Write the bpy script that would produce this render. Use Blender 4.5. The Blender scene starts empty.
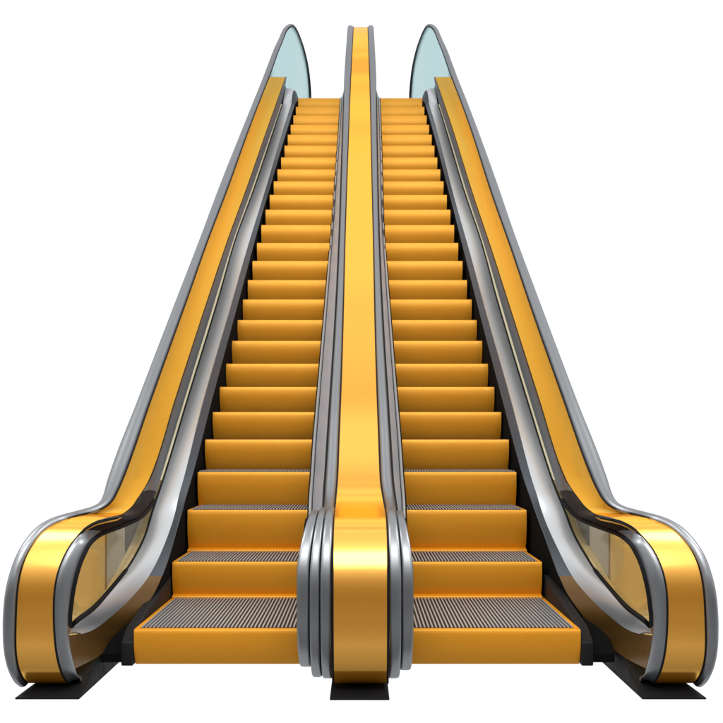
import bpy, bmesh, math
from mathutils import Vector

# ------------------------------------------------------------------ frame
# lengths were measured in photo units; one unit is U metres, depth 1.0 is 900 units
F, HORIZON, CX = 900.0, 439.5, 361.5
U = 6.14 / F
GROUND = -167.7                       # ground level in units below the eye
C = bpy.context.scene.collection
SC = bpy.context.scene
EYE = Vector((0, 0, -GROUND * U))

def pchip(tab):
    tab = sorted(tab)
    xs = [float(t[0]) for t in tab]; ys = [float(t[1]) for t in tab]
    n = len(xs)
    h = [xs[i+1]-xs[i] for i in range(n-1)]
    dl = [(ys[i+1]-ys[i])/h[i] for i in range(n-1)]
    m = [0.0]*n
    m[0] = dl[0]; m[-1] = dl[-1]
    for i in range(1, n-1):
        if dl[i-1]*dl[i] > 0:
            w1, w2 = 2*h[i]+h[i-1], h[i]+2*h[i-1]
            m[i] = (w1+w2)/(w1/dl[i-1]+w2/dl[i])
    def f(x):
        if x <= xs[0]: return ys[0] + m[0]*(x-xs[0])*0
        if x >= xs[-1]: return ys[-1]
        i = 0
        while x > xs[i+1]: i += 1
        t = (x-xs[i])/h[i]
        return ((1+2*t)*(1-t)**2*ys[i] + t*(1-t)**2*h[i]*m[i]
                + t*t*(3-2*t)*ys[i+1] + t*t*(t-1)*h[i]*m[i+1])
    return f

mid_rail = pchip([(24,360.4),(98,360.2),(240,358),(400,357.2),(480,357.6),(520,359),(560,360.5),(700,360.7)])
mid_step = pchip([(24,360.4),(98,360.2),(240,357.6),(440,357),(700,357.4)])

def W(X, y, d, c=CX):
    """X units from the middle plane (signed), photo row y, depth d."""
    return Vector((((c-CX)*d + X)*U, d*F*U, ((HORIZON-y)*d - GROUND)*U))

def WZ(X, z, d, c=CX):
    return Vector((((c-CX)*d + X)*U, d*F*U, (z - GROUND)*U))

# ------------------------------------------------------------------ materials
def mat(name, base, metallic=0.0, rough=0.4, coat=0.0, noise=0.0, scale=(1,1,1), bump=0.0, spec=0.5, coat_rough=0.15, aniso=0.0, edge=None):
    m = bpy.data.materials.new(name); m.use_nodes = True
    nt = m.node_tree; b = nt.nodes['Principled BSDF']
    b.inputs['Base Color'].default_value = (*base, 1)
    b.inputs['Metallic'].default_value = metallic
    b.inputs['Roughness'].default_value = rough
    b.inputs['Coat Weight'].default_value = coat
    b.inputs['Coat Roughness'].default_value = coat_rough
    b.inputs['Specular IOR Level'].default_value = spec
    if edge: b.inputs['Specular Tint'].default_value = (*edge, 1)
    if aniso: b.inputs['Anisotropic'].default_value = aniso
    if noise or bump:
        tc = nt.nodes.new('ShaderNodeTexCoord'); mp = nt.nodes.new('ShaderNodeMapping')
        mp.inputs['Scale'].default_value = scale
        nz = nt.nodes.new('ShaderNodeTexNoise'); nz.inputs['Scale'].default_value = 1.0
        nz.inputs['Detail'].default_value = 5
        nt.links.new(tc.outputs['Object'], mp.inputs[0]); nt.links.new(mp.outputs[0], nz.inputs['Vector'])
        if noise:
            rm = nt.nodes.new('ShaderNodeMapRange')
            rm.inputs['From Min'].default_value = 0.3; rm.inputs['From Max'].default_value = 0.7
            rm.inputs['To Min'].default_value = max(rough-noise, .03); rm.inputs['To Max'].default_value = rough+noise
            nt.links.new(nz.outputs['Fac'], rm.inputs['Value']); nt.links.new(rm.outputs[0], b.inputs['Roughness'])
        if bump:
            bp = nt.nodes.new('ShaderNodeBump'); bp.inputs['Strength'].default_value = bump
            bp.inputs['Distance'].default_value = 0.002
            nt.links.new(nz.outputs['Fac'], bp.inputs['Height']); nt.links.new(bp.outputs[0], b.inputs['Normal'])
    return m

def glass_mat(name, tint, gloss=0.12, rough=0.03):
    m = bpy.data.materials.new(name); m.use_nodes = True
    nt = m.node_tree; nt.nodes.clear()
    out = nt.nodes.new('ShaderNodeOutputMaterial'); mx = nt.nodes.new('ShaderNodeMixShader')
    tr = nt.nodes.new('ShaderNodeBsdfTransparent'); tr.inputs['Color'].default_value = (*tint, 1)
    gl = nt.nodes.new('ShaderNodeBsdfGlossy'); gl.inputs['Roughness'].default_value = rough
    lw = nt.nodes.new('ShaderNodeLayerWeight'); lw.inputs['Blend'].default_value = 0.25
    mu = nt.nodes.new('ShaderNodeMath'); mu.operation = 'MULTIPLY'; mu.inputs[1].default_value = gloss
    nt.links.new(lw.outputs['Fresnel'], mu.inputs[0]); nt.links.new(mu.outputs[0], mx.inputs[0])
    nt.links.new(tr.outputs[0], mx.inputs[1]); nt.links.new(gl.outputs[0], mx.inputs[2])
    nt.links.new(mx.outputs[0], out.inputs['Surface'])
    return m

def gold_mat(name, body, sheen, share, rough, noise=0.02, scale=(20,20,20), body_spec=0.2):
    """tinted lacquer body under a paler metallic sheen."""
    m = mat(name, body, rough=.55, spec=body_spec)
    nt = m.node_tree; b = nt.nodes['Principled BSDF']; out = nt.nodes['Material Output']
    g = nt.nodes.new('ShaderNodeBsdfPrincipled'); g.inputs['Base Color'].default_value = (*sheen, 1)
    g.inputs['Metallic'].default_value = 1.0; g.inputs['Specular Tint'].default_value = (1, .8, .35, 1)
    tc = nt.nodes.new('ShaderNodeTexCoord'); mp = nt.nodes.new('ShaderNodeMapping'); mp.inputs['Scale'].default_value = scale
    nz = nt.nodes.new('ShaderNodeTexNoise'); nz.inputs['Scale'].default_value = 1; nz.inputs['Detail'].default_value = 6
    rm = nt.nodes.new('ShaderNodeMapRange'); rm.inputs['From Min'].default_value = .3; rm.inputs['From Max'].default_value = .7
    rm.inputs['To Min'].default_value = rough-noise; rm.inputs['To Max'].default_value = rough+noise
    nt.links.new(tc.outputs['Object'], mp.inputs[0]); nt.links.new(mp.outputs[0], nz.inputs['Vector'])
    nt.links.new(nz.outputs['Fac'], rm.inputs['Value']); nt.links.new(rm.outputs[0], g.inputs['Roughness'])
    mx = nt.nodes.new('ShaderNodeMixShader'); mx.inputs[0].default_value = share
    nt.links.new(b.outputs[0], mx.inputs[1]); nt.links.new(g.outputs[0], mx.inputs[2]); nt.links.new(mx.outputs[0], out.inputs['Surface'])
    return m

YEL = gold_mat('satin_gold_band', (0.82,0.29,0.004), (1.0,0.60,0.15), 0.68, 0.2, noise=.006, scale=(20,20,20))
PANEL = gold_mat('satin_gold_panel', (1.0,0.53,0.045), (1.0,0.70,0.22), 0.45, 0.3, scale=(8,8,8))
STEP = gold_mat('gold_step_enamel', (0.70,0.262,0.006), (1.0,0.60,0.12), 0.2, 0.44, noise=.05, scale=(30,30,30))
STEEL = mat('brushed_steel', (0.255,0.265,0.28), metallic=0.85, rough=0.35, noise=0.03, scale=(60,3,3), edge=(.55,.56,.58))
DECK = mat('pale_steel_deck', (0.55,0.565,0.585), metallic=0.5, rough=0.36, noise=0.03, scale=(60,3,3), edge=(.6,.61,.63))
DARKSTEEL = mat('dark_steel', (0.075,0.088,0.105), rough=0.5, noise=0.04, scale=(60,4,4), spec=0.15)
DARKREFLECT_CAP = mat('black_reflection_and_cap', (0.012,0.012,0.013), rough=0.55, noise=0.05, scale=(20,20,20), spec=0.15)  # painted dark reflection of the inner rail, and the end cap's black
SLATE = mat('slate_rail', (0.05,0.065,0.075), metallic=0.3, rough=0.35)
BLACK = mat('black_rubber', (0.007,0.007,0.008), rough=0.65, noise=0.08, scale=(20,20,20), spec=0.12)
SKIRT = mat('black_skirt', (0.008,0.008,0.008), rough=0.85, spec=0.03)
CREAM = mat('cream_trim', (0.95,0.84,0.58), rough=0.4)
STEP_REFLECT = mat('step_reflection_panel', (0.13,0.065,0.014), metallic=0.4, rough=0.42, noise=0.05, scale=(5,30,30))  # reflected step gold put into the panel's base colour
RIDGE = mat('ridge_aluminium', (0.50,0.51,0.52), metallic=0.6, rough=0.4)
GROOVE = mat('groove_dark', (0.012,0.012,0.013), metallic=0.2, rough=0.6)
CLAD = mat('grey_cladding', (0.20,0.19,0.17), metallic=0.4, rough=0.5)
GLASS_B = glass_mat('pale_blue_glass', (0.68,0.835,0.855), 0.4)
GLASS_A = glass_mat('smoked_glass', (0.86,0.83,0.76), 0.25)
AMBER = glass_mat('amber_glass', (0.82,0.67,0.40), 0.1, .2)
SMOKE = glass_mat('grey_glass', (0.62,0.58,0.50), 0.1, .2)

# ------------------------------------------------------------------ mesh helpers
class Frame:
    pass

def link(name, me, parent, loc=None):
    o = bpy.data.objects.new(name, me); C.objects.link(o)
    if parent is not None:
        o.parent = parent
    return o

def world_base(o):
    v = Vector((0,0,0))
    while o is not None:
        v += o.location; o = o.parent
    return v

def build(name, bm, material, parent, sharp=35, smooth=True):
    base = world_base(parent)
    bmesh.ops.recalc_face_normals(bm, faces=bm.faces)
    for v in bm.verts: v.co -= base
    me = bpy.data.meshes.new(name); bm.to_mesh(me); bm.free()
    for m in (material if isinstance(material, (list, tuple)) else [material]):
        me.materials.append(m)
    for p in me.polygons: p.use_smooth = smooth
    if smooth: me.set_sharp_from_angle(angle=math.radians(sharp))
    return link(name, me, parent)

def add_grid_solid(bm, cols, thick, away=None, mi=0):
    """cols: list of equally long point lists; becomes a plate `thick` metres deep behind the visible side."""
    n = len(cols[0]); k = len(cols)
    nor = [[None]*n for _ in range(k)]
    tot = 0.0
    for a in range(k):
        for i in range(n):
            t = cols[a][min(i+1,n-1)] - cols[a][max(i-1,0)]
            s = cols[min(a+1,k-1)][i] - cols[max(a-1,0)][i]
            v = t.cross(s)
            if v.length < 1e-12:
                v = nor[a][i-1].copy() if i else Vector((0,0,1))
            v.normalize(); nor[a][i] = v
            tot += v.dot((away - cols[a][i]) if away is not None else (EYE - cols[a][i]))
    sg = 1 if tot > 0 else -1
    f = [[bm.verts.new(cols[a][i]) for i in range(n)] for a in range(k)]
    b = [[bm.verts.new(cols[a][i] - nor[a][i]*sg*thick) for i in range(n)] for a in range(k)]
    def q(*v):
        try:
            fc = bm.faces.new(v); fc.material_index = mi
        except ValueError: pass
    for a in range(k-1):
        for i in range(n-1):
            q(f[a][i], f[a][i+1], f[a+1][i+1], f[a+1][i]); q(b[a][i], b[a+1][i], b[a+1][i+1], b[a][i+1])
    for i in range(n-1):
        q(f[0][i], b[0][i], b[0][i+1], f[0][i+1]); q(f[-1][i], f[-1][i+1], b[-1][i+1], b[-1][i])
    for a in range(k-1):
        q(f[a][0], f[a+1][0], b[a+1][0], b[a][0]); q(f[a][-1], b[a][-1], b[a+1][-1], f[a+1][-1])

def add_tube(bm, pts, ra, rb=None, n=16, mi=0):
    """swept ellipse: ra across (world x), rb along the path normal."""
    m = len(pts)
    if not isinstance(ra, (list, tuple)): ra = [ra]*m
    if rb is None: rb = ra
    if not isinstance(rb, (list, tuple)): rb = [rb]*m
    rings = []
    for i in range(m):
        t = (pts[min(i+1,m-1)] - pts[max(i-1,0)])
        t.normalize()
        B = Vector((1,0,0)); B -= t*B.dot(t); B.normalize()
        N = t.cross(B)
        rings.append([bm.verts.new(pts[i] + B*math.cos(2*math.pi*j/n)*ra[i] + N*math.sin(2*math.pi*j/n)*rb[i]) for j in range(n)])
    for i in range(m-1):
        for j in range(n):
            fc = bm.faces.new((rings[i][j], rings[i][(j+1)%n], rings[i+1][(j+1)%n], rings[i+1][j])); fc.material_index = mi
    for r in (rings[0], rings[-1]):
        fc = bm.faces.new(r); fc.material_index = mi

def add_prism(bm, prof, x0, x1, mi=0):
    """prof: list of (Y,Z) metres, extruded between two x values."""
    a = [bm.verts.new((x0,y,z)) for y,z in prof]; b = [bm.verts.new((x1,y,z)) for y,z in prof]
    n = len(prof)
    for i in range(n):
        fc = bm.faces.new((a[i], a[(i+1)%n], b[(i+1)%n], b[i])); fc.material_index = mi
    fc = bm.faces.new(a); fc.material_index = mi
    fc = bm.faces.new(b[::-1]); fc.material_index = mi

def add_box(bm, x0, x1, y0, y1, z0, z1, mi=0):
    add_prism(bm, [(y0,z0),(y1,z0),(y1,z1),(y0,z1)], x0, x1, mi)

def bevel(bm, w, seg=2, angle=35):
    bmesh.ops.recalc_face_normals(bm, faces=bm.faces)
    es = [e for e in bm.edges if len(e.link_faces) == 2 and e.calc_face_angle(0) > math.radians(angle)]
    bmesh.ops.bevel(bm, geom=es, offset=w, segments=seg, profile=0.5, affect='EDGES', clamp_overlap=True)

def thing(name, label, cat, loc, group=None):
    o = bpy.data.objects.new(name, None); C.objects.link(o)
    o.location = loc; o['label'] = label; o['category'] = cat; o.empty_display_size = .2
    if group: o['group'] = group
    return o

# ------------------------------------------------------------------ step line
NY = [439.5,412,386.8,363.6,340.7,319.8,299.3,279.9,260.8,242.7,224.8,209.4,194.6,181.1,169.1,157.2,145.4,134.5,124.6,115.2,106.6,98]
NXL = [205.3,213.6,219.8,226.1,231.4,236.8,243,246.9,252.4,257.9,261.9,265.7,270.7,274.7,277.7,280.9,284.4,287.2,290,293,296.2,298.9]
NXR = [311,314.3,317.2,318.8,320.4,322,323.5,325.4,327.3,328.3,329.3,330.2,331.6,332.9,333.8,334.4,335.2,336.2,337.2,337.8,338.3,339]
raw = [1.0]
for k in range(1, 22):
    raw.append((29*k + .17*k*k)/(439.5-NY[k]))
def fit_poly(ks, vs, deg):
    n = deg+1
    A = [[sum(k**(i+j) for k in ks) for j in range(n)] for i in range(n)]
    B = [sum(v*k**i for k, v in zip(ks, vs)) for i in range(n)]
    for i in range(n):
        p = max(range(i, n), key=lambda r: abs(A[r][i])); A[i],A[p] = A[p],A[i]; B[i],B[p] = B[p],B[i]
        for r in range(i+1, n):
            m_ = A[r][i]/A[i][i]
            for c_ in range(i, n): A[r][c_] -= m_*A[i][c_]
            B[r] -= m_*B[i]
    x = [0]*n
    for i in reversed(range(n)):
        x[i] = (B[i]-sum(A[i][j]*x[j] for j in range(i+1, n)))/A[i][i]
    return lambda k: sum(x[i]*k**i for i in range(n))
dpoly = fit_poly(list(range(22))+[0]*6, raw+[1.0]*6, 3)
STEPS = []          # (d, z, XL, XR) units
for (y, d, xl, xr) in [(629.5,.686,134,290),(562,.822,172.4,301),(510,.897,187.6,306.8),(472,.953,197.7,309.2)]:
    STEPS.append((d, (HORIZON-y)*d, (mid_step(y)-xl)*d, (mid_step(y)-xr)*d))
ks = list(range(22))
xlp = fit_poly(ks, [(mid_step(NY[k])-NXL[k])*dpoly(k) for k in ks], 3)
xrp = fit_poly(ks, [(mid_step(NY[k])-NXR[k])*dpoly(k) for k in ks], 2)
for k in ks:
    STEPS.append((dpoly(k), (HORIZON-NY[k])*dpoly(k), xlp(k), xrp(k)))
z_step = pchip([(s[0], s[1]) for s in STEPS] + [(.60, STEPS[0][1]-.3), (2.2, STEPS[-1][1]+.4), (3.2, STEPS[-1][1]+.5)])
XL_at = pchip([(s[0], s[2]) for s in STEPS]); XR_at = pchip([(s[0], s[3]) for s in STEPS])
TOPZ = STEPS[-1][1]

# ------------------------------------------------------------------ outer balustrade curves, photo row -> column, depth
def curve(rows, c=mid_rail):
    """rows: (y, x, 'd' or 'X', value).  returns functions x(y), d(y)."""
    tx, td = [], []
    for y, x, kind, v in rows:
        tx.append((y, x)); td.append((y, v if kind == 'd' else v/(c(y)-x)))
    return pchip(tx), pchip(td)

def newel_depth(y):
    lo, hi = .630, (.668 if y > 640 else .700)
    for _ in range(50):
        d = (lo+hi)/2
        z = (HORIZON-y)*d
        p, r = (3.0, 58.7) if z < -108 else (2.2, 57.0)
        v = ((.70-d)*F/57.5)**p + (abs(z+108)/r)**p
        if v > 1: lo = d
        else: hi = d
    return hi
ND = {y: newel_depth(y) for y in (683,680,676,668,660,650,640,624,612,600,590,580,571,562,553,545,540,535,531,528,525,522,518)}
def newel(tab):
    f = pchip(tab)
    yy = [y for y in ND if y > 527]
    X = fit_poly([(y-600)/100 for y in yy], [(mid_rail(y)-f(y))*ND[y] for y in yy], 4)
    return [(y, mid_rail(y) - X((y-600)/100)/ND[y], 'd', ND[y]) for y in ND if y > 529] + [(y, f(y), 'd', ND[y]) for y in (525, 522, 518)]
OUT = curve(newel([(683,17),(676,11.6),(660,6.2),(640,3),(624,2.3),(600,4),(580,9),(562,14.3),(545,23),(535,31),(528,39),(522,49),(518,60)]) +
   [(514,75,'d',.700),(510,90,'d',.712),(505,98,'d',.721),(500,101.5,'d',.729),(490,105.3,'d',.744),(479,108.3,'X',189.5),
    (400,138,'X',187.5),(300,176.3,'X',186),(240,199.5,'X',184),(189,218.6,'X',180),(130,242,'X',175),(77,263.4,'X',169)])
OYE = curve(newel([(683,27),(676,21),(660,16.8),(640,15),(624,15),(600,16.4),(580,19),(562,23),(545,31.5),(535,39),(528,46),(522,57),(518,69)]) +
   [(514,84,'d',.700),(510,97.5,'d',.712),(505,107.5,'d',.721),(500,112.3,'d',.729),(490,117.6,'d',.744),(479,122.5,'X',178.5),
    (400,150.5,'X',177.5),(300,186.5,'X',177),(240,207.8,'X',176),(189,227.3,'X',172.5),(130,248.5,'X',168),(77,269,'X',162)])
IYE = curve(newel([(683,68),(676,63.5),(660,58.2),(640,55),(624,53.3),(600,54.3),(580,57),(562,62),(545,71),(535,78.5),(528,87),(522,99),(518,117)]) +
   [(514,124,'d',.74),(510,129.4,'d',.762),(505,134,'d',.78),(500,137.2,'d',.798),(490,143.8,'d',.83),(479,149.7,'X',178),
    (400,175,'X',176.5),(300,207.5,'X',174),(240,227.7,'X',171),(189,246.3,'X',166),(130,266.8,'X',157),(104,276,'X',153),(90,280.8,'X',151),(77,285.3,'X',149)])
IGR = curve([(y, pchip([(683,80),(676,77.3),(660,73),(640,69.9),(624,69),(600,71),(580,74.6),(562,80),(545,88)])(y), 'd', newel_depth(y)+.008) for y in (683,676,668,660,650,640,630,618,606,594,582,571,560,552,545)] + [
   (535,99,'d',.685),(528,117,'d',.725),(522,132,'d',.775),(518,139,'d',.796),(514,144,'d',.812),(510,147.5,'d',.825),(505,150.8,'d',.838),(500,153.3,'d',.850),(490,157,'d',.870),(479,160.3,'X',176.5),
    (400,184.3,'X',174.5),(300,215,'X',172),(240,233.3,'X',169.5),(189,251.6,'X',163.5),(130,272,'X',154.5),(104,281,'X',150),(90,284.6,'X',148.5),(77,286.6,'X',148)])
PBA = curve([(640,69.5,'d',.652),(628,71,'d',.652),(622,76,'X',184),(608,94,'X',180),(590,110.5,'X',180),(566,129.5,'X',180),(536,145.5,'X',179),(510,153.5,'X',178.5),(479,164,'X',176.5),
    (400,188,'X',174.5),(300,218.6,'X',172),(240,236,'X',169),(189,254.6,'X',163),(130,274.3,'X',153.5),(104,283,'X',148)])
SBA = curve([(660,75,'d',.654),(640,71,'d',.652),(635,79,'d',.66),(632,89,'X',184),(618,109.5,'X',178),(596,133,'X',170),(576,149,'X',165),(543,165,'X',162),(513,175,'X',160.5),(493,179.5,'X',159.5),(479,183.5,'X',158.7),
    (400,203,'X',156.5),(300,232,'X',152.5),(240,249.7,'X',150),(189,265.5,'X',144.5),(130,282.8,'X',136),(104,291.3,'X',133)])
SKT = curve([(668,77,'d',.655),(656,99.6,'X',181),(636,123,'X',175),(613,141,'X',164),(589.5,156.5,'X',158),(559.7,168,'X',155),(530,176,'X',154),(500,185,'X',153.5),(479,191.5,'X',153.2),
    (400,212,'X',152.2),(300,239,'X',147.5),(240,255,'X',144.8),(189,269,'X',138.4),(130,287,'X',129.5),(104,295,'X',127)])

def rows(a, b, extra=()):
    ys = set(extra)
    y = a
    while y > b:
        ys.add(y); y -= 2.5 if y > 475 else 6
    ys.add(b)
    return sorted(ys, reverse=True)

class Side:
    def __init__(s, sign): s.s = sign
    def p(s, cv, y, push=0.0, dx=0.0):
        """point of a curve at photo row y; push moves it outward (units)."""
        c = mid_rail(y); x, d = cv[0](y)+dx, cv[1](y)
        X = (c-x)*d + push
        return W(s.s*X, y, d, c)
    def line(s, cv, ys, push=0.0, dx=0.0): return [s.p(cv, y, push, dx) for y in ys]

# crest of the outer rail: (x, y, X)
CREST = [(275.3,52,158.5),(280.2,40.5,155.5),(284.2,30.8,153),(287.2,26.8,151),(290.3,25.1,148.5),(293.4,25.8,146),(297,31.5,143),(300.2,39.5,141),(303.2,48.5,139),(306.8,64,136),(308.9,80,134.5),(310,98,133.5),(310.2,125,131),(309.5,150,129)]
def crest_pts(S, sub=5):
    pts = [(x, y, X/(mid_rail(y)-x), X) for x, y, X in CREST]
    x0, y0 = (OUT[0](77)+OYE[0](77))/2, 77
    d0 = OYE[1](77); pts = [(x0, 77, d0, (mid_rail(77)-x0)*d0)] + pts
    out = []
    n = len(pts)
    for i in range(n-1):
        p0, p1, p2, p3 = pts[max(i-1,0)], pts[i], pts[i+1], pts[min(i+2,n-1)]
        for j in range(sub):
            t = j/sub
            def cr(k):
                return .5*((2*p1[k]) + (-p0[k]+p2[k])*t + (2*p0[k]-5*p1[k]+4*p2[k]-p3[k])*t*t + (-p0[k]+3*p1[k]-3*p2[k]+p3[k])*t**3)
            out.append((cr(2), (HORIZON-cr(1))*cr(2), cr(3), mid_rail(cr(1))))
    d, = (pts[-1][2],)
    out.append((d, (HORIZON-pts[-1][1])*d, pts[-1][3], mid_rail(pts[-1][1])))
    return out                                   # (d, z, X, c)

def deck_height(d):
    return z_step(d) + 36

# ------------------------------------------------------------------ escalator flight
def make_escalator(sign, label):
    root = thing('escalator', label, 'escalator', W(sign*100, 0, .70) * 1.0, 'pair of escalators')
    root.location.z = 0
    S = Side(sign)
    cs = lambda d: mid_step(max(98, min(640, HORIZON - z_step(d)/d)))
    def sx(X, d): return ((cs(d)-CX)*d + sign*X)*U

    # ---- steps, each riser and body with its own grooved tread
    for i, (d, z, xl, xr) in enumerate(STEPS):
        nd = STEPS[i+1][0] if i+1 < len(STEPS) else d + .75
        low = STEPS[i-1][1] - 3 if i else -155.0
        last = i+1 == len(STEPS)
        rise = z - low
        x_out, x_in = sx(xl, d), sx(xr - (9 if i < 3 else 2), d)
        bm = bmesh.new()
        Y0 = d*F*U; Y1 = nd*F*U + (0.0 if last else 0.07)
        Z = (z-GROUND)*U
        prof = []
        bow = (17.0 if i > 3 else 11.0)*rise/33
        prof.append((Y1, Z))
        prof.append((Y0+.010, Z)); prof.append((Y0+.003, Z-.0025)); prof.append((Y0, Z-.008))
        
        for j in range(1, 13):
            t = j/12
            prof.append((Y0 + bow*((t-.28)**2 - .0784*(1-t))*U, Z - .008 - t*(rise*U-.008)))
        prof.append((Y1, Z-rise*U*.6 if not last else Z-.15))
        add_prism(bm, prof, x_out, x_in)
        if i in (1, 2):      # ledge along the foot of the riser
            zl = (low+3-GROUND)*U
            add_prism(bm, [(Y0-.022,zl-.01),(Y0-.022,zl+.009),(Y0-.017,zl+.014),(Y0+.06,zl+.03),(Y0+.06,zl-.01)], x_out - sign*.002, x_in)
        st = build('step', bm, STEP, root, sharp=28)
        if i == 0:
            st['label'] = 'lowest gold step with a wide dark ridged tread'
        if last:
            continue
        # grooved tread let into the top: dark bed and bright ridges
        y0 = Y0 + ((.014 if i < 4 else .05) if i else .03); y1 = nd*F*U + .05
        e0, e1 = x_out - sign*(.022 if i < 3 else .004), x_in
        xa, xb = min(e0, e1), max(e0, e1)
        bm = bmesh.new()
        rh = .0075 if i < 4 else .0022
        add_box(bm, xa, xb, y0, y1, Z-.004, Z+.0010, 1)
        n = 42
        pitch = (xb-xa)/n
        for r in range(n):
            c0 = xa + (r+.28)*pitch
            add_prism(bm, [(y0,Z),(y1,Z),(y1,Z+rh),(y0,Z+rh)], c0, c0+pitch*.42)
        build('tread', bm, [RIDGE, GROOVE], st, smooth=False)

    # ---- landing plate past the last step
    # ---- balustrade: yellow band that wraps the newel and turns into the inner panel of the incline
    ys = rows(683, 77)
    A = S.line(OYE, ys, dx=-1.0); B = S.line(IYE, ys, dx=.2)
    # tuck the lower end of the band under the newel
    tailA = WZ(sign*228, -163, .73, 360.5); tailB = WZ(sign*196, -163, .73, 360.5)
    cols = []
    for t in (0, .25, .5, .75, 1):
        cols.append([tailA.lerp(tailB, t)] + [a.lerp(b, t) for a, b in zip(A, B)])
    n_new = 1 + len([y for y in ys if y > 513])
    bm = bmesh.new(); add_grid_solid(bm, [c[:n_new+1] for c in cols], .012)
    bal = build('balustrade', bm, YEL, root, sharp=50)
    inc = []
    for t in (0,.1,.2,.3,.4,.5,.6,.7,.8,.9,1):          # slightly coved panel
        col = []
        for q_, y in enumerate(ys[n_new-1:]):
            a, b = A[q_+n_new-1], B[q_+n_new-1]
            ease = min(1, q_/14, (len(ys)-n_new-q_)/10)
            col.append(a.lerp(b, t) + Vector((sign, .55, -.3))*(.05*ease*(a-b).length*math.sin(math.pi*t)))
        inc.append(col)
    bm = bmesh.new(); add_grid_solid(bm, inc, .012)
    build('panel', bm, PANEL, bal, sharp=50)

    # outer steel rail: newel, incline, crest and the far end
    pts, ra = [], []
    pts.append(WZ(sign*231, -160, .73, 360.5)); ra.append(4.2*U)
    for y in ys:
        d = OYE[1](y); c = mid_rail(y)
        xo, xi = OUT[0](y), OYE[0](y)
        pts.append(W(sign*(c-(xo+xi)/2)*d, y, d, c)); ra.append(max((xi-xo)/2*d, 3.2)*U)
    r_end = ra[-1]
    cp = crest_pts(S)
    for j, (d, z, X, c) in enumerate(cp[1:]):
        t = min(1, j/26)
        pts.append(WZ(sign*X, z, d, c)); ra.append(r_end*(1-t) + 2.6*U*t)
    nc = len(pts) - len(cp) + 1 + 21
    bm = bmesh.new(); add_tube(bm, pts[:nc], ra[:nc], [r*.85 for r in ra[:nc]], 18)
    build('handrail', bm, STEEL, bal, sharp=60)
    bm = bmesh.new(); add_tube(bm, pts[nc-1:], ra[nc-1:], [r*.85 for r in ra[nc-1:]], 18)
    build('return_rail', bm, SLATE, bal, sharp=60)

    # dark rubber seams along both edges of the yellow band
    bm = bmesh.new()
    add_tube(bm, S.line(OYE, ys, dx=.1), [(.75 if y > 500 else .9)*U for y in ys], n=8)
    add_tube(bm, S.line(IYE, ys, dx=-.1), .75*U, n=8)
    # inner dark edge of the rail round the pale glass
    q = [WZ(sign*(X-3.6+1.2*min(1,j/30)), z-3.2, d, c) for j, (d, z, X, c) in enumerate(cp)]
    add_tube(bm, q, 1.6*U, n=8)
    build('seam', bm, BLACK, bal, sharp=60)

    # inner rail: steel round the newel, its dark reflection painted black where it turns, steel up the incline
    def inner(yl):
        cols = []
        for t in range(0, 9):
            th = math.pi*t/8
            col = []
            for y in yl:
                a, b = S.p(IYE, y), S.p(IGR, y)
                m = a.lerp(b, (1-math.cos(th))/2)
                h = min((a-b).length*.32, .020)*math.sin(th)
                dirv = (EYE + Vector((0,2.0,2.2)) - m).normalized()
                col.append(m + dirv*h)
            if yl[0] == 683:
                col.insert(0, WZ(sign*(193-10*(1-math.cos(th))/2), -164, .735, 360.5))
            cols.append(col)
        bm = bmesh.new(); add_grid_solid(bm, cols, .008)
        return bm
    build('inner_rail', inner(rows(683, 533)), STEEL, bal, sharp=60)
    build('rail_dark_reflection', inner(rows(533, 492)), DARKREFLECT_CAP, bal, sharp=60)
    build('inner_rail', inner(rows(492, 77)), STEEL, bal, sharp=60)

    # dark edging under the inner rail, over the glass
    yb = rows(622, 505)
    bm = bmesh.new()
    add_tube(bm, S.line(IGR, rows(626, 500), dx=.8), 1.5*U, n=8)
    add_tube(bm, S.line(PBA, rows(626, 104), dx=-.6), [(1.7 if y > 570 else .9)*U for y in rows(626, 104)], n=8)
    build('edging', bm, BLACK, bal, sharp=60)

    # smoked glass inside the newel loop
    yg = rows(626, 480)
    bm = bmesh.new()
    add_grid_solid(bm, [S.line(IGR, yg, push=1.5), S.line(PBA, yg, push=1.5)], .008)
    build('glass_panel', bm, GLASS_A, bal, sharp=60)['label'] = 'smoked amber glass inside the newel loop'

    # cream trim beside the deck
    wtrim = pchip([(610,.6),(600,1.5),(590,3.5),(575,7.5),(555,10),(535,10.5),(515,8.5),(500,6),(485,4),(470,3.2),(300,2.6),(104,1.8)])
    yt = rows(604, 104)
    bm = bmesh.new()
    a = [S.p(PBA, y, push=.6, dx=-.6) for y in yt]; b = [S.p(PBA, y, push=.6, dx=-.6-wtrim(y)) for y in yt]
    add_grid_solid(bm, [a, b], .006)
    build('trim', bm, CREAM, bal, sharp=60)

    # steel deck, then its darker inner face
    yd = rows(634, 104)
    def deck_tail(cvX):
        return [WZ(sign*X, z, d, 360.2) for X, z, d in cvX]
    def tail(tab):
        fx, fz = pchip([(d, X) for X, z, d in tab]), pchip([(d, z) for X, z, d in tab])
        ds = [tab[0][2] + (tab[-1][2]-tab[0][2])*(j/24)**1.7 for j in range(25)]
        return [(fx(d), fz(d), d) for d in ds]
    def end(cv, X):
        d = cv[1](104); return (X, (HORIZON-104)*d, d)
    P_t = tail([end(PBA, 148), (147.3,676,1.95), (146.5,702,2.0), (145.5,713,2.06), (144.5,716,2.15), (142,717,2.35), (138,717,2.72)])[1:]
    S_t = tail([end(SBA, 133), (131.8,676,1.95), (130.3,698,2.0), (129,708,2.06), (127.5,711,2.15), (125,712,2.35), (121,712,2.72)])[1:]
    K_t = tail([end(SKT, 127), (126,680,2.01), (125,692,2.06), (124,697,2.15), (122,698,2.35), (118,698,2.72)])[1:]
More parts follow.
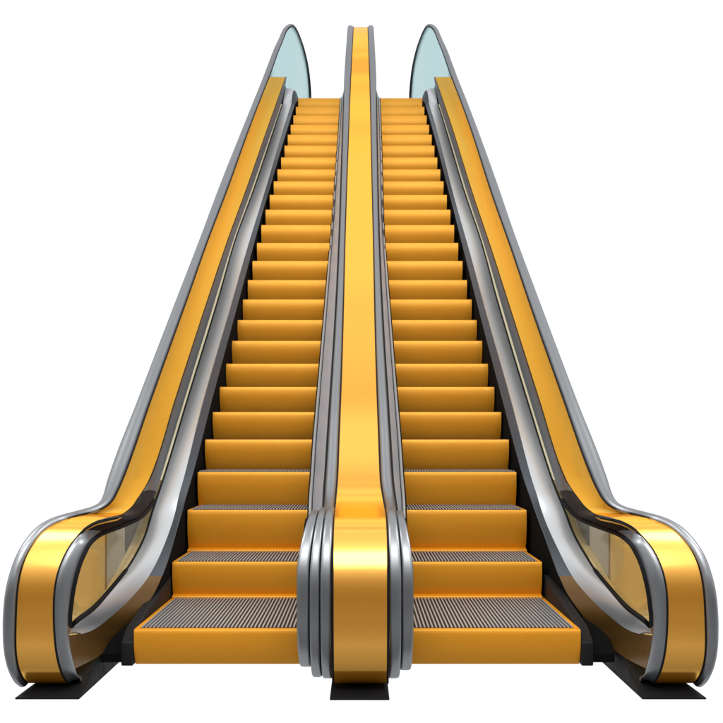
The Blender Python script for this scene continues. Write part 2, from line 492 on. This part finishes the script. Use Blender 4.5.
    Pl = S.line(PBA, yd) + deck_tail(P_t); Sl = S.line(SBA, yd) + deck_tail(S_t)
    cols = []
    for t in (0,.15,.3,.5,.7,.85,1):
        bulge = math.sin(math.pi*t)*.012
        cols.append([a.lerp(b, t) + Vector((0,-.5,.85))*bulge for a, b in zip(Pl, Sl)])
    bm = bmesh.new(); add_grid_solid(bm, cols, .01)
    build('deck', bm, DECK, bal, sharp=50)
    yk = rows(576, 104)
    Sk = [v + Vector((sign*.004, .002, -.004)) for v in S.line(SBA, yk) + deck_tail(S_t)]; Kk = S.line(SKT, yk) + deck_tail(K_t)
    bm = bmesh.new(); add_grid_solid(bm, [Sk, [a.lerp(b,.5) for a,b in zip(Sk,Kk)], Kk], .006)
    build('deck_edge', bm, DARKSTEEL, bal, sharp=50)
    # lower panel of the newel, brown painted in for the steps' gold reflection
    yn = rows(668, 576)
    bm = bmesh.new()
    add_grid_solid(bm, [[S.p(SBA, y, push=.5) if y < 634 else S.p(IGR, y, dx=-.5, push=.5) for y in yn], S.line(SKT, yn, push=.3)], .006)
    build('newel_panel', bm, STEP_REFLECT, bal, sharp=60)

    # black skirt beside the steps
    ysk = rows(640, 104)
    top = [v - Vector((0,-.012,.012)) for v in S.line(SKT, ysk, push=1.6) + deck_tail(K_t)]
    bot = []
    for v in top:
        d = v.y/(F*U)
        zz = max(z_step(d) - 55 , -155)
        bot.append(Vector((v.x, v.y, (zz-GROUND)*U)))
    bm = bmesh.new(); add_grid_solid(bm, [top, bot], .01)
    build('skirt', bm, SKIRT, bal, sharp=50)

    # pale blue glass at the head, from the end of the yellow panel to the far end
    up, dn = [], []
    for d, z, X, c in [(OYE[1](y), (HORIZON-y)*OYE[1](y), (mid_rail(y)-OYE[0](y))*OYE[1](y)+2, mid_rail(y)) for y in (90, 84)] + [q_ for q_ in cp]:
        up.append(WZ(sign*X, z, d, c)); X += 5*max(0, min(1, (2.06-d)/.1)); zl = min(deck_height(d)-2, z-4); dn.append(WZ(sign*X, zl, d, c))
    bm = bmesh.new(); add_grid_solid(bm, [up, dn], .012)
    build('glass_panel', bm, GLASS_B, bal, sharp=60)['label'] = 'pale blue glass at the head of the balustrade'

    # outer cladding: amber inside the newel, grey along the incline
    def clad(ylist, push, lowf):
        up, dn = [], []
        for y in ylist:
            d = OYE[1](y); c = mid_rail(y); X = (c-OUT[0](y))*d - .4 + push
            z = (HORIZON-y)*d
            up.append(WZ(sign*X, z-2, d, c)); dn.append(WZ(sign*X, min(lowf(d), z-3), d, c))
        return up, dn
    lowf = lambda d: max(z_step(d)-95, -163)
    bm = bmesh.new()
    lown = lambda d: -105 - math.sqrt(max(56**2 - ((d-.70)*900)**2, 0)) if d < .70 else -160
    add_grid_solid(bm, clad(rows(600, 486), 0, lown), .01, away=EYE)
    build('newel_backing', bm, AMBER, bal, sharp=60)
    bm = bmesh.new()
    add_grid_solid(bm, clad(rows(486, 430), 0, lowf), .01, away=EYE)
    build('newel_backing', bm, SMOKE, bal, sharp=60)['label'] = 'grey smoked outer pane behind the newel'
    bm = bmesh.new()
    u1, d1 = clad(rows(430, 77), 0, lowf)
    for q_ in ((1.80,163),(2.0,152),(2.3,142),(2.6,136)):
        u1.append(WZ(sign*q_[1], min(deck_height(q_[0])-5, 760), q_[0], 360.2)); d1.append(WZ(sign*q_[1], lowf(q_[0]), q_[0], 360.2))
    add_grid_solid(bm, [u1, d1], .01, away=EYE)
    build('cladding', bm, CLAD, bal, sharp=60)

    # truss under the steps
    bm = bmesh.new()
    tl, tr, bl, br = [], [], [], []
    for j in range(40):
        d = .715 + (2.62-.715)*j/39
        zt = max(z_step(d)-58, -154); zb = max(z_step(d)-95, -156)
        if zt - zb < 1: zt = zb + 1.5
        tl.append(WZ(sign*(XL_at(d)+14), zt, d, cs(d))); tr.append(WZ(sign*30, zt, d, cs(d)))
    add_grid_solid(bm, [tl, tr], .02, away=EYE+Vector((0,0,30)))
    build('truss', bm, SKIRT, root, sharp=50)

    # end cap between newel panel and lowest step
    bm = bmesh.new()
    xa, xb = sorted((sx(STEPS[0][2]+.4, .686), sx(STEPS[0][2]+8.5, .686)))
    add_prism(bm, [(.684*F*U, (-155-GROUND)*U), (.684*F*U, (-139-GROUND)*U), (.70*F*U, (-131-GROUND)*U), (.83*F*U, (-112-GROUND)*U), (.83*F*U, (-155-GROUND)*U)], xa, xb)
    bevel(bm, .006)
    build('end_cap', bm, DARKREFLECT_CAP, root)
    bm = bmesh.new()
    xa, xb = sorted((sx(STEPS[0][2]+9, .686), sx(STEPS[0][2]+27, .686)))
    add_prism(bm, [(.70*F*U, (-156-GROUND)*U), (.70*F*U, (-150-GROUND)*U), (.73*F*U, (-137-GROUND)*U), (.83*F*U, (-112-GROUND)*U), (.83*F*U, (-155-GROUND)*U)], xa, xb)
    build('infill', bm, SKIRT, root)

    # black plinth under the newel
    bm = bmesh.new()
    lo = [(-222.5,.643),(-181,.643),(-181,.82),(-222.5,.82)]; hi = [(-216,.655),(-181,.655),(-181,.82),(-216,.82)]
    vs = []
    for ring, z in ((lo, GROUND+.4), (lo, GROUND+1.6), (hi, -164)):
        vs.append([bm.verts.new(WZ(-sign*X if False else sign*abs(X), z, d, 360.7)) for X, d in ring])
    top = [bm.verts.new(WZ(sign*abs(X), -147, d, 360.7)) for X, d in [(-213,.715),(-182,.70),(-182,.82),(-213,.82)]]
    vs.append(top)
    for a, b in zip(vs, vs[1:]):
        for j in range(4): bm.faces.new((a[j], a[(j+1)%4], b[(j+1)%4], b[j]))
    bm.faces.new(vs[0]); bm.faces.new(vs[-1])
    bevel(bm, .004, 2)
    build('plinth', bm, BLACK, root)
    return root

# ------------------------------------------------------------------ shared balustrade in the middle
def make_middle():
    root = thing('balustrade', 'central balustrade with wide yellow handrail and steel flanks, shared between the two escalators', 'balustrade', W(0, 0, .70))
    root.location.z = 0
    NDC = {k: v for k, v in ND.items()}
    dC = pchip([(y, v) for y, v in NDC.items()] + [(514,.692),(511,.702),(508,.711),(504,.721),(500,.730),(490,.7455)] + [(y, OYE[1](y)) for y in (479,400,300,240,189,130,77)] + [(52,1.87),(38,1.97),(31,2.03),(27,2.10)])
    ye = pchip([(683,26.9),(620,27.3),(546,27.2),(516,26),(500,23.7),(479,21.3),(440,19.7),(340,16.2),(240,13.9),(150,11.4),(77,9.2),(40,7.6),(27,7.1)])
    xmid = pchip([(683,360.4),(520,360.2),(479,358.9),(240,359.2),(27,360.6)])
    ys = rows(683, 27, (31,29,28,27.5))
    tail = [(.76,-163)]
    head = [(2.2,892),(2.32,905),(2.45,905),(2.55,885),(2.60,850),(2.62,800)]
    half = [17.6] + [ye(y)*dC(y) for y in ys] + [14.8,14.6,14.4,14.2,14,14]
    ctr = [WZ(0, -163, .74, 360.5)] + [W(0, y, dC(y), xmid(y)) for y in ys] + [WZ(0, z, d, 360.5) for d, z in head]
    cols = [[c + Vector((h*t*U, 0, 0)) for c, h in zip(ctr, half)] for t in (-1,-.6,-.2,.2,.6,1)]
    bm = bmesh.new(); add_grid_solid(bm, cols, .014)
    build('handrail', bm, YEL, root, sharp=50)
    # closed wall under the handrail
    core_t = [c - Vector((0, 0, .03)) for c in ctr if c.y > .69*F*U]
    core_t = core_t[1:]
    add = []
    for v in core_t:
        d = v.y/(F*U)
        add.append(Vector((v.x, v.y, (max(z_step(d)-60, -158) - GROUND)*U)))
    bm = bmesh.new()
    for s in (-1, 1):
        add_grid_solid(bm, [[v + Vector((s*13.2*U, 0, 0)) for v in core_t], [v + Vector((s*13.2*U, 0, 0)) for v in add]], .02, away=EYE + Vector((s*60, 0, 0)))
    build('core_wall', bm, FLANK, root, sharp=50)
    # seams and side rails
    bm = bmesh.new()
    for s in (-1, 1):
        add_tube(bm, [c + Vector((s*(h+.3)*U, 0, 0)) for c, h in zip(ctr, half)], .7*U, n=8)
    build('seam', bm, BLACK, root, sharp=60)
    rail_w = pchip([(683,6.2),(540,6.0),(479,8.6),(400,8.2),(240,6.2),(150,8),(98,10),(77,11.5),(27,11.8)])
    for s in (-1, 1):
        pts, ra = [], []
        for i, (c, h) in enumerate(zip(ctr, half)):
            y = 683 if i == 0 else (ys[i-1] if i-1 < len(ys) else 27)
            w = rail_w(y)*.5
            nrm = Vector((0, 0, -1))
            pts.append(c + Vector((s*(h+.6+w)*U, 0, -.004))); ra.append(w*U)
        lo = [j for j in range(len(pts)) if j == 0 or (j-1 < len(ys) and ys[j-1] > 518)]
        keep = [j for j in range(len(pts)) if j >= lo[-1]]
        bm = bmesh.new(); add_tube(bm, [pts[j] for j in keep], [ra[j] for j in keep], [min(ra[j], 4.2*U) for j in keep], 16)
        build('side_rail', bm, STEEL, root, sharp=60)
    # flanks from the side rail down to the steps
    deckx = pchip([(530,308),(514,308.6),(500,309),(479,310.6),(440,313.2),(400,316.6),(340,321.8),(300,325.2),(240,330.2),(181,334.6),(130,338.5),(98,340.6)])
    deckX = pchip([(530,43),(479,43.2),(440,42.8),(340,41.2),(240,39.4),(150,38.4),(98,39.2)])
    for s in (-1, 1):
        up, dn, lip = [], [], []
        yf = rows(530, 98)
        for y in yf:
            h = ye(y)*dC(y)+rail_w(y)*.93
            c = W(0, y, dC(y), xmid(y)); up.append(c + Vector((s*h*U, 0, -.022)))
            cm = mid_step(y); o = cm - deckx(y); X = deckX(y); d = X/o
            dn.append(W(s*X, y, d, cm)); lip.append(W(s*(X-3.4), y-1.0, d, cm))
        for d, z in ((2.15,TOPZ+8),(2.4,TOPZ+8),(2.6,TOPZ+8)):
            up.append(WZ(s*25, TOPZ+150, d, 360.3)); dn.append(WZ(s*38.5, z, d, 360.3)); lip.append(WZ(s*35, z+3, d, 360.3))
        bm = bmesh.new()
        add_tube(bm, [v + Vector((s*.012, -.008, .012)) for v in up], .8*U, n=8)
        add_tube(bm, [v + Vector((0, -.004, .005)) for v in lip], .55*U, n=8)
        build('seam', bm, BLACK, root, sharp=60)
        bm = bmesh.new()
        add_grid_solid(bm, [up, [a.lerp(b,.5)+Vector((0,-.006,.008)) for a,b in zip(up,lip)], lip], .008)
        build('flank_panel', bm, FLANK, root, sharp=40)
        bm = bmesh.new()
        add_grid_solid(bm, [lip, [a.lerp(b,.5)+Vector((0,-.006,.009)) for a,b in zip(lip,dn)], dn], .006)
        build('edge_trim', bm, DECK, root, sharp=60)
        sk = [Vector((v.x, v.y, max(v.z-.42, .06))) for v in dn]
        bm = bmesh.new(); add_grid_solid(bm, [dn, sk], .008)
        build('skirt', bm, SKIRT, root, sharp=60)
    # stacked round steel plates of the newel
    def disc(xa, xb, R, dc, zc, squash=1.0):
        n, e = 72, 2/2.25
        bm = bmesh.new()
        rings = []
        mid, hw = (xa+xb)/2, abs(xb-xa)/2
        for t in (-1, -.96, -.86, -.7, -.4, 0, .4, .7, .86, .96, 1):
            r = R - 1.9*(1 - math.sqrt(max(0, 1-abs(t)**5.5)))
            ring = []
            for j in range(n):
                a = 2*math.pi*j/n
                ca, sa = math.cos(a), math.sin(a)
                py = math.copysign(abs(ca)**e, ca); pz = math.copysign(abs(sa)**e, sa)
                x = mid + t*hw
                s_ = max(0, (pz-.35)/.65)**1.6                     # plates draw in towards the rail at the top
                x = math.copysign(17.6 + (abs(x)-17.6)*(1-.26*s_), x)
                ring.append(bm.verts.new((((360.4-CX)*dc + x)*U, dc*F*U + r*U*py, (zc-GROUND)*U + r*U*squash*pz)))
            rings.append(ring)
        for a, b in zip(rings, rings[1:]):
            for j in range(n): bm.faces.new((a[j], a[(j+1)%n], b[(j+1)%n], b[j]))
        bm.faces.new(rings[0]); bm.faces.new(rings[-1])
        build('newel_plate', bm, STEEL, root, sharp=50)
    disc(-18.5, -25.7, 57, .701, -106, 1.03); disc(-26.1, -32.6, 57, .702, -106, 1.02); disc(-33.0, -40.9, 53.5, .699, -103)
    disc(18.4, 26.4, 57, .701, -106, 1.03); disc(26.8, 34.2, 54.5, .700, -104.5)
    # black seams between plates are real gaps; a core closes them
    bm = bmesh.new()
    n = 48
    add_prism(bm, [(.70*F*U + 50*U*math.cos(2*math.pi*j/n), (-105-GROUND)*U + 50*U*math.sin(2*math.pi*j/n)) for j in range(n)], -39*U, 31*U)
    build('newel_core', bm, SKIRT, root)
    # foot
    bm = bmesh.new()
    rings = [([(-19.7,.641),(18.7,.641),(18.7,.80),(-19.7,.80)], GROUND+.4), ([(-19.7,.641),(18.7,.641),(18.7,.80),(-19.7,.80)], GROUND+1.6), ([(-15.8,.655),(15.8,.655),(15.8,.80),(-15.8,.80)], -164)]
    vs = [[bm.verts.new(WZ(X, z, d, 360.4)) for X, d in r] for r, z in rings]
    for a, b in zip(vs, vs[1:]):
        for j in range(4): bm.faces.new((a[j], a[(j+1)%4], b[(j+1)%4], b[j]))
    bm.faces.new(vs[0]); bm.faces.new(vs[-1])
    bevel(bm, .004, 2)
    build('plinth', bm, BLACK, root)
    return root

FLANK = mat('flank_steel', (0.33,0.385,0.46), rough=0.42, noise=0.05, scale=(60,4,4), spec=0.25)
make_escalator(-1, 'yellow escalator to the left of the central handrail, its outer newel bulging to the left')
make_escalator(1, 'yellow escalator to the right of the central handrail, its outer newel bulging to the right')
make_middle()

# ------------------------------------------------------------------ white studio: bright backdrop ahead, bands added overhead and a darkened rear to shape reflections
w = bpy.data.worlds.new('World'); SC.world = w; w.use_nodes = True
nt = w.node_tree; nt.nodes.clear()
out = nt.nodes.new('ShaderNodeOutputWorld'); bg = nt.nodes.new('ShaderNodeBackground')
tc = nt.nodes.new('ShaderNodeTexCoord'); sep = nt.nodes.new('ShaderNodeSeparateXYZ')
nt.links.new(tc.outputs['Generated'], sep.inputs[0])
at = nt.nodes.new('ShaderNodeMath'); at.operation = 'ARCTAN2'       # angle in the y-z plane, 0 ahead, 90 overhead, 180 behind
nt.links.new(sep.outputs['Z'], at.inputs[0]); nt.links.new(sep.outputs['Y'], at.inputs[1])
mr = nt.nodes.new('ShaderNodeMapRange'); mr.inputs['From Min'].default_value = -math.pi; mr.inputs['From Max'].default_value = math.pi
nt.links.new(at.outputs[0], mr.inputs['Value'])
cr = nt.nodes.new('ShaderNodeValToRGB'); el = cr.color_ramp.elements; cr.color_ramp.interpolation = 'EASE'
STOPS = [(-180,.13),(-165,.26),(-150,.5),(-130,.38),(-105,.3),(-85,.9),(-60,1.05),(33,1.05),(40,1.1),(47,1.25),(50.5,1.7),(53,.45),(55,.5),(58,1.5),(62,1.5),(65,.25),(68,.25),(71.5,1.6),(79,1.0),(90,1.1),(104,1.4),(116,1.5),(128,1.35),(140,.95),(153,.5),(166,.18),(180,.13)]
MAXV = 2.5
el[0].position = 0; el[0].color = (STOPS[0][1]/MAXV,)*3+(1,)
el[1].position = 1; el[1].color = (STOPS[-1][1]/MAXV,)*3+(1,)
for a, v in STOPS[1:-1]:
    e = el.new((a+180)/360); e.color = (v/MAXV,)*3+(1,)
nt.links.new(mr.outputs[0], cr.inputs[0])
sc_ = nt.nodes.new('ShaderNodeMath'); sc_.operation = 'MULTIPLY'; sc_.inputs[1].default_value = MAXV
nt.links.new(cr.outputs[0], sc_.inputs[0])
nt.links.new(sc_.outputs[0], bg.inputs['Strength']); bg.inputs['Color'].default_value = (1,1,1,1)
nt.links.new(bg.outputs[0], out.inputs[0])

def area(name, loc, target, sx_, sy_, power, col=(1,1,1)):
    l = bpy.data.lights.new(name, 'AREA'); l.shape = 'RECTANGLE'; l.size = sx_; l.size_y = sy_; l.energy = power; l.color = col
    o = bpy.data.objects.new(name, l); C.objects.link(o); o.location = loc
    o.rotation_euler = (Vector(target)-Vector(loc)).to_track_quat('-Z', 'Y').to_euler()
    return o
area('riser_fill_lamp', (0, -2.5, 9.5), (0, 7.5, 2.5), 9, 5, 820, (1,.98,.95))  # added unseen fill, lifts the risers from high in front
for sd in (-1, 1):
    area('side_fill_lamp', (sd*5.5, 4.5, 8.5), (-sd*1.0, 7.5, 3.0), 3, 6, 430, (1,.985,.96))  # added unseen fills, each brightens the opposite inner panel

# ------------------------------------------------------------------ camera
cam = bpy.data.cameras.new('camera'); co = bpy.data.objects.new('camera', cam); C.objects.link(co)
co.location = EYE; co.rotation_euler = (math.radians(90), 0, 0)
cam.sensor_width = 36; cam.lens = F/723*36; cam.shift_y = (HORIZON-CX)/723; cam.clip_start = .05; cam.clip_end = 3000
SC.camera = co
SC.view_settings.view_transform = 'Standard'; SC.view_settings.look = 'None'
SC.view_settings.exposure = 0; SC.view_settings.gamma = 1
SC.cycles.transparent_max_bounces = 16
SC.cycles.caustics_reflective = False
SC.cycles.caustics_refractive = False
